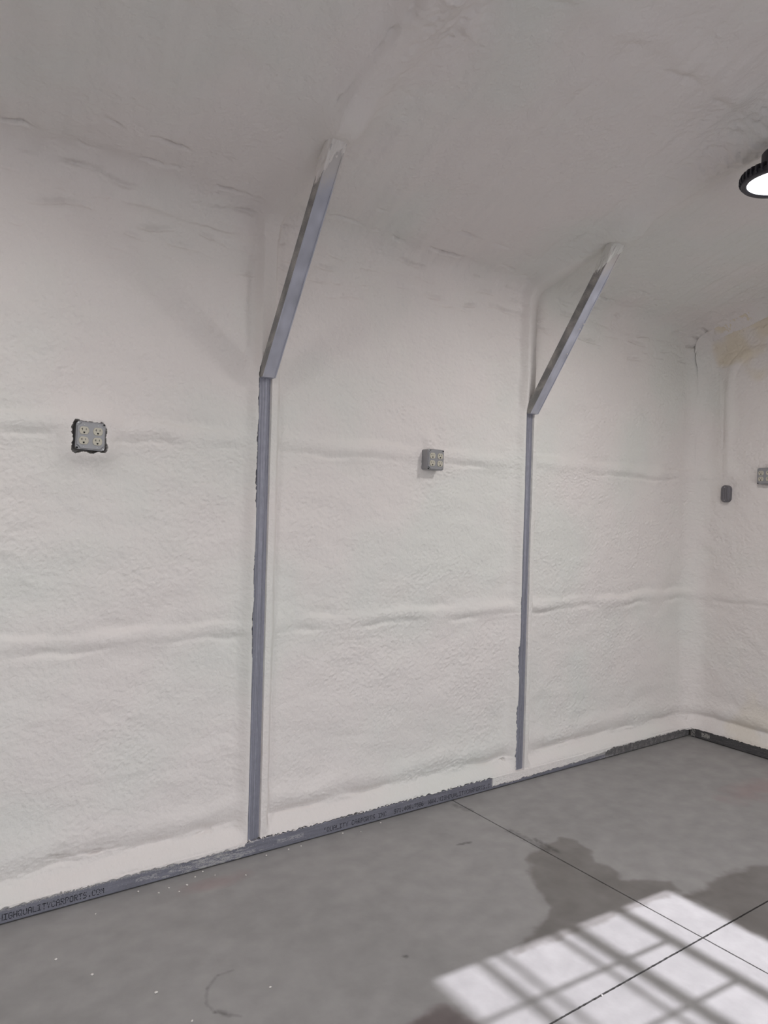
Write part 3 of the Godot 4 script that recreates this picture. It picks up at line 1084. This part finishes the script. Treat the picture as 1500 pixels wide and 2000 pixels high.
func rail_mesh(length: float, uv0: float, uv1: float) -> ArrayMesh:
	# along +x, front face in z = 0, 64 mm high, chamfered upper and lower front edges
	var st := begin()
	var pr := [Vector2(-0.06, 0.005), Vector2(-0.002, 0.005), Vector2(0, 0.008), Vector2(0, 0.061), Vector2(-0.003, 0.064), Vector2(-0.06, 0.064)]
	for k in pr.size():
		var a: Vector2 = pr[k]
		var b: Vector2 = pr[(k + 1) % pr.size()]
		var va := 1.0 - clampf((a.y - 0.005) / 0.059, 0.02, 0.98)
		var vb := 1.0 - clampf((b.y - 0.005) / 0.059, 0.02, 0.98)
		quad(st, Vector3(0, a.y, a.x), Vector3(0, b.y, b.x), Vector3(length, b.y, b.x), Vector3(length, a.y, a.x), [Vector2(uv0, va), Vector2(uv0, vb), Vector2(uv1, vb), Vector2(uv1, va)])
	for x in [0.0, length]:
		for k in range(1, pr.size() - 1):
			var t := [pr[0], pr[k + 1], pr[k]]
			if x > 0:
				t = [pr[0], pr[k], pr[k + 1]]
			for q in t:
				st.set_normal(Vector3(1 if x > 0 else -1, 0, 0))
				st.set_uv(Vector2(uv1 if x > 0 else uv0, 0.5))
				st.add_vertex(Vector3(x, q.y, q.x))
	return st.commit()


const FONT := {
	"A": "01110 10001 10001 11111 10001 10001 10001", "C": "01110 10001 10000 10000 10000 10001 01110", "G": "01110 10001 10000 10111 10001 10001 01110",
	"H": "10001 10001 10001 11111 10001 10001 10001", "I": "11111 00100 00100 00100 00100 00100 11111", "L": "10000 10000 10000 10000 10000 10000 11111",
	"M": "10001 11011 10101 10101 10001 10001 10001", "N": "10001 11001 10101 10101 10011 10001 10001", "O": "01110 10001 10001 10001 10001 10001 01110",
	"P": "11110 10001 10001 11110 10000 10000 10000", "Q": "01110 10001 10001 10001 10101 10010 01101", "R": "11110 10001 10001 11110 10100 10010 10001",
	"S": "01111 10000 10000 01110 00001 00001 11110", "T": "11111 00100 00100 00100 00100 00100 00100", "U": "10001 10001 10001 10001 10001 10001 01110",
	"W": "10001 10001 10001 10101 10101 11011 10001", "Y": "10001 10001 01010 00100 00100 00100 00100", ".": "00000 00000 00000 00000 00000 00110 00110",
	"9": "01110 10001 10001 01111 00001 00001 01110", "7": "11111 00001 00010 00100 00100 00100 00100", "1": "00100 01100 00100 00100 00100 00100 01110",
	"4": "00010 00110 01010 10010 11111 00010 00010", "0": "01110 10001 10001 10001 10001 10001 01110", "6": "01110 10000 10000 11110 10001 10001 01110",
	"5": "11111 10000 11110 00001 00001 10001 01110", "8": "01110 10001 10001 01110 10001 10001 01110", "\"": "01010 01010 01010 00000 00000 00000 00000", " ": "",
}


# Ink-jet lettering: each dot of a five by seven character is a small disc of ink.
func lettering(text: String, x0: float, pitch: float, y0: float, high: float) -> ArrayMesh:
	var st := begin()
	var step := high / 6.6
	var across := pitch / 6.2
	for k in text.length():
		var rows: PackedStringArray = FONT[text[k]].split(" ", false)
		for j in rows.size():
			for i in 5:
				if rows[j][i] != "1" or rng.randf() < 0.05:
					continue
				var c := Vector3(x0 + k * pitch + i * across + rng.randfn(0, 0.0001), y0 + (6 - j) * step + rng.randfn(0, 0.0001), 0.0004)
				var r := 0.00125 + rng.randf() * 0.0004
				for m in 6:
					var a := TAU * m / 6
					var b := TAU * (m + 1) / 6
					for q in [c, c + Vector3(cos(b) * r * 1.15, sin(b) * r * 1.25, 0), c + Vector3(cos(a) * r * 1.15, sin(a) * r * 1.25, 0)]:
						st.set_normal(Vector3(0, 0, 1))
						st.add_vertex(q)
	return st.commit()


func build_rails() -> void:
	var start := 0.1
	var back := thing("base_rail", "long dark steel base rail with printed lettering along the back wall", "rail", Vector3(start, 0, 0))
	part("tube", rail_mesh(4.38, 0.0, 4.38 / 4.4), M.rail, back)
	for t in [["WWW.HIGHQUALITYCARPORTS.COM", 0.270, 0.0154, 0.0175, 0.0215], ["\"QUALITY CARPORTS INC", 1.632, 0.0166, 0.0185, 0.0205], ["971.406.7586", 2.022, 0.0152, 0.0185, 0.0205], ["WWW.HIGHQUALITYCARPORTS.C", 2.232, 0.0168, 0.0185, 0.0205]]:
		var o := part("printed_lettering", lettering(t[0], t[1] - start, t[2], t[3], t[4]), M.print_ink, back)
		o.set_meta("label", "black dot printed lettering " + ("of a web address" if t[0].begins_with("W") else "of a firm name" if t[0].begins_with("\"") else "of a phone number"))
	var left := thing("base_rail", "steel base rail further along the back wall left of the frame", "rail", Vector3(LEFT, 0, 0))
	part("tube", rail_mesh(start - LEFT - 0.002, 0.3, 0.55), M.rail, left)
	var side := thing("base_rail", "dark steel base rail at the foot of the right end wall", "rail", Vector3(4.48, 0, 0.012))
	side.rotation.y = -PI / 2
	part("tube", rail_mesh(FRONT - 0.03, 0.0, 5.0), M.rail_side, side)


# ------------------------------------------------------------------ lamps

func high_bay_lamp(at: Vector3, label: String) -> void:
	var t := thing("high_bay_lamp", label, "lamp", at, "round high bay lamps under the ceiling")
	# at: middle of the lower rim
	part("housing", lathe([Vector2(0.119, 0.004), Vector2(0.123, 0.0), Vector2(0.137, 0.0), Vector2(0.1405, 0.004), Vector2(0.1405, 0.022), Vector2(0.130, 0.030), Vector2(0.100, 0.036), Vector2(0.060, 0.046), Vector2(0.0, 0.046)], 64), M.black, t)
	part("lens", lathe([Vector2(0.0, 0.0035), Vector2(0.06, 0.0035), Vector2(0.1195, 0.006), Vector2(0.1195, 0.009)], 64), M.glow, t)
	var fin := begin()
	var o := PackedVector2Array([Vector2(0.075, 0.036), Vector2(0.1445, 0.008), Vector2(0.1475, 0.014), Vector2(0.1475, 0.030), Vector2(0.143, 0.040), Vector2(0.128, 0.047), Vector2(0.075, 0.058)])
	plate(fin, o, -0.0042, 0.0042, 0.0016, true)
	var fin_mesh := fin.commit()
	for k in 40:
		var f := part("fin", fin_mesh, M.black, t)
		f.rotation.y = TAU * k / 40
	part("driver", lathe([Vector2(0.062, 0.044), Vector2(0.070, 0.050), Vector2(0.070, 0.118), Vector2(0.064, 0.126), Vector2(0.0, 0.126)], 40), M.black, t)
	var hook := begin()
	var rise := roof_y(at.z) - at.y
	hook = begin()
	var rod := lathe([Vector2(0.0, 0.12), Vector2(0.014, 0.12), Vector2(0.014, 0.14), Vector2(0.006, 0.145), Vector2(0.006, rise + 0.02), Vector2(0.0, rise + 0.02)], 14)
	part("hanging_rod", rod, M.black, t)
	var lamp := AreaLight3D.new()
	lamp.name = "lamp_light"
	lamp.area_size = Vector2(0.165, 0.165)
	lamp.light_energy = 1.75
	lamp.light_color = Color(1.0, 0.99, 0.985)
	lamp.area_range = 20.0
	lamp.area_attenuation = 2.0
	lamp.shadow_enabled = true
	t.add_child(lamp)
	lamp.position = Vector3(0, -0.001, 0)
	lamp.rotation.x = -PI / 2


# ------------------------------------------------------------------ electrics

func build_outlets() -> void:
	var first := outlet("outlet_box", "steel outlet box with four ivory sockets in the left bay, sunk in a torn hole")
	first.position = Vector3(0.5965, 1.7285, -0.004)
	first.rotation.z = -0.03
	var group := "four socket outlet boxes on the foam walls"
	first.set_meta("group", group)
	var second: Node3D = first.duplicate()
	second.name = numbered("outlet_box")
	add_child(second)
	second.set_meta("label", "steel outlet box with four ivory sockets between the two posts, standing proud of the foam")
	second.position = Vector3(2.211, 1.738, 0.012)
	second.rotation.z = -0.01
	var third: Node3D = first.duplicate()
	third.name = numbered("outlet_box")
	add_child(third)
	third.set_meta("label", "steel outlet box with four sockets on the right end wall, cut by the photo edge")
	third.position = Vector3(XR - 0.035, 1.757, 0.452)
	third.rotation = Vector3(0, -PI / 2, 0.0)


# Face plate in z = 0, the box behind it.
func outlet(called: String, label: String) -> Node3D:
	var t := thing(called, label, "outlet")
	var st := begin()
	plate(st, rounded(0.101, 0.101, 0.010), -0.054, -0.0075, 0.001, true)
	part("box", st.commit(), M.box_steel, t)
	# cover with ears: corners cut back where the screws sit, a raised field in front
	st = begin()
	plate(st, rounded(0.103, 0.103, 0.012), -0.0075, -0.005, 0.0008, true)
	part("cover_flange", st.commit(), M.box_steel, t)
	var o := PackedVector2Array()
	var h := 0.0485
	var c := 0.013
	for k in 4:
		var a := k * PI / 2
		for p in [Vector2(h, -h + c), Vector2(h, h - c), Vector2(h - c * 0.35, h - c * 0.9), Vector2(h - c * 0.9, h - c * 0.35)]:
			o.append(p.rotated(a))
	st = begin()
	plate(st, o, -0.0055, 0.0, 0.0022)
	part("cover", st.commit(), M.box_steel, t)
	for x in [-0.0245, 0.0235]:
		for y in [0.0185, -0.0185]:
			st = begin()
			var round_ := PackedVector2Array()
			for k in 28:
				var a := TAU * k / 28
				round_.append(Vector2(0.0172 * cos(a), clampf(0.0172 * sin(a), -0.0142, 0.0142)))
			plate(st, round_, -0.001, 0.0026, 0.0009)
			var face := part("socket", st.commit(), M.ivory, t, Vector3(x, y, 0))
			var slot := begin()
			box(slot, Vector3(0.0052, 0.0012, 0.002), Vector3(0.0070, 0.0080, 0.0029))
			part("slot", slot.commit(), M.dark, face)
			slot = begin()
			box(slot, Vector3(-0.0072, 0.0005, 0.002), Vector3(-0.0054, 0.0085, 0.0029))
			box(slot, Vector3(-0.0108, 0.0038, 0.002), Vector3(-0.0072, 0.0054, 0.0029))
			part("slot", slot.commit(), M.dark, face)
			var pin := begin()
			var u := PackedVector2Array()
			for k in 13:
				var a := PI + PI * k / 12
				u.append(Vector2(0.0034 * cos(a), 0.0034 * sin(a)))
			u.append(Vector2(0.0034, 0.0028))
			u.append(Vector2(-0.0034, 0.0028))
			plate(pin, u, 0.002, 0.0029)
			part("ground_hole", pin.commit(), M.dark, face, Vector3(0, -0.0072, 0))
	var screw := begin()
	var ring := PackedVector2Array()
	for k in 12:
		ring.append(Vector2(0.0036, 0).rotated(TAU * k / 12))
	plate(screw, ring, -0.005, -0.0015, 0.0008)
	var screw_mesh := screw.commit()
	for p in [Vector2(-0.0455, 0.0455), Vector2(0.0455, 0.0455), Vector2(-0.0455, -0.0455), Vector2(0.0455, -0.0455)]:
		part("screw", screw_mesh, M.dark if p.x * p.y > 0 else M.screw, t, Vector3(p.x, p.y, 0))
	var small := begin()
	var ring2 := PackedVector2Array()
	for k in 10:
		ring2.append(Vector2(0.0017, 0).rotated(TAU * k / 10))
	plate(small, ring2, -0.0005, 0.001, 0.0003)
	var small_mesh := small.commit()
	for p in [Vector2(-0.0245, 0.0405), Vector2(0.0235, 0.0405), Vector2(-0.0245, -0.0405), Vector2(0.0235, -0.0405)]:
		part("cover_screw", small_mesh, M.screw, t, Vector3(p.x, p.y, 0))
	return t


func build_oval_box() -> void:
	var t := thing("oval_box", "dark grey oval electrical box cover low beside the outlet on the right wall", "box", Vector3(XR - 0.032, 1.645, 0.192))
	t.rotation.y = -PI / 2
	var st := begin()
	plate(st, rounded(0.058, 0.112, 0.027, 8), -0.05, -0.001, 0.003, true)
	part("body", st.commit(), M.oval_cover, t)
	st = begin()
	plate(st, rounded(0.046, 0.099, 0.021, 8), -0.002, 0.003, 0.0015)
	part("cover", st.commit(), M.oval_cover, t)
	for x in [-0.013, 0.0, 0.013]:
		part("ridge", box_mesh(Vector3(x - 0.0016, -0.035, 0.0028), Vector3(x + 0.0016, 0.035, 0.0048)), M.oval_cover, t)
	st = begin()
	var ring := PackedVector2Array()
	for k in 10:
		ring.append(Vector2(0.003, 0).rotated(TAU * k / 10))
	plate(st, ring, 0.0028, 0.0045, 0.0006)
	var m := st.commit()
	part("screw", m, M.screw, t, Vector3(0.0, 0.043, 0))
	part("screw", m, M.screw, t, Vector3(0.0, -0.043, 0))


func build_crumbs() -> void:
	var spots := [Vector2(0.63, 0.10), Vector2(0.863, 0.081), Vector2(0.907, 0.065), Vector2(0.972, 0.083), Vector2(0.932, 0.111), Vector2(1.197, 0.131), Vector2(1.061, 0.014), Vector2(1.093, 0.067), Vector2(1.335, 0.029), Vector2(1.80, 0.049), Vector2(1.72, 0.02), Vector2(0.738, 0.801), Vector2(0.687, 0.628), Vector2(0.544, 0.44), Vector2(0.463, 0.30), Vector2(1.5, 0.03), Vector2(1.93, 0.02), Vector2(1.02, 0.04), Vector2(0.80, 0.03), Vector2(1.44, 0.03), Vector2(0.99, 0.79), Vector2(1.84, 1.37)]
	var first: MeshInstance3D
	for k in spots.size():
		var o: MeshInstance3D
		if k == 0:
			var ball := SphereMesh.new()
			ball.radius = 0.5
			ball.height = 1.0
			ball.radial_segments = 9
			ball.rings = 5
			var lump := SurfaceTool.new()
			lump.create_from(ball, 0)
			var arrays := lump.commit_to_arrays()
			var v: PackedVector3Array = arrays[Mesh.ARRAY_VERTEX]
			for i in v.size():
				v[i] *= 1.0 + 0.5 * line_noise.get_noise_3dv(v[i] * 1.2)
			arrays[Mesh.ARRAY_VERTEX] = v
			var mesh := ArrayMesh.new()
			mesh.add_surface_from_arrays(Mesh.PRIMITIVE_TRIANGLES, arrays)
			o = MeshInstance3D.new()
			o.mesh = mesh
			o.material_override = M.foam_plain
			first = o
		else:
			o = first.duplicate()
		o.name = numbered("foam_crumb")
		add_child(o)
		var r := 0.0045 + 0.004 * rng.randf()
		o.scale = Vector3(r * 1.3, r * 0.8, r)
		o.rotation.y = rng.randf() * TAU
		o.position = Vector3(spots[k].x, r * 0.36, spots[k].y)
		var where := "out in the open, away from walls"
		if spots[k].y < 0.2:
			where = "beside the back rail, left of the left post" if spots[k].x < 1.25 else "beside the back rail, right of the left post"
		o.set_meta("label", "tiny white foam crumb on the floor " + where)
		o.set_meta("category", "crumb")
		o.set_meta("group", "foam crumbs scattered on the floor")
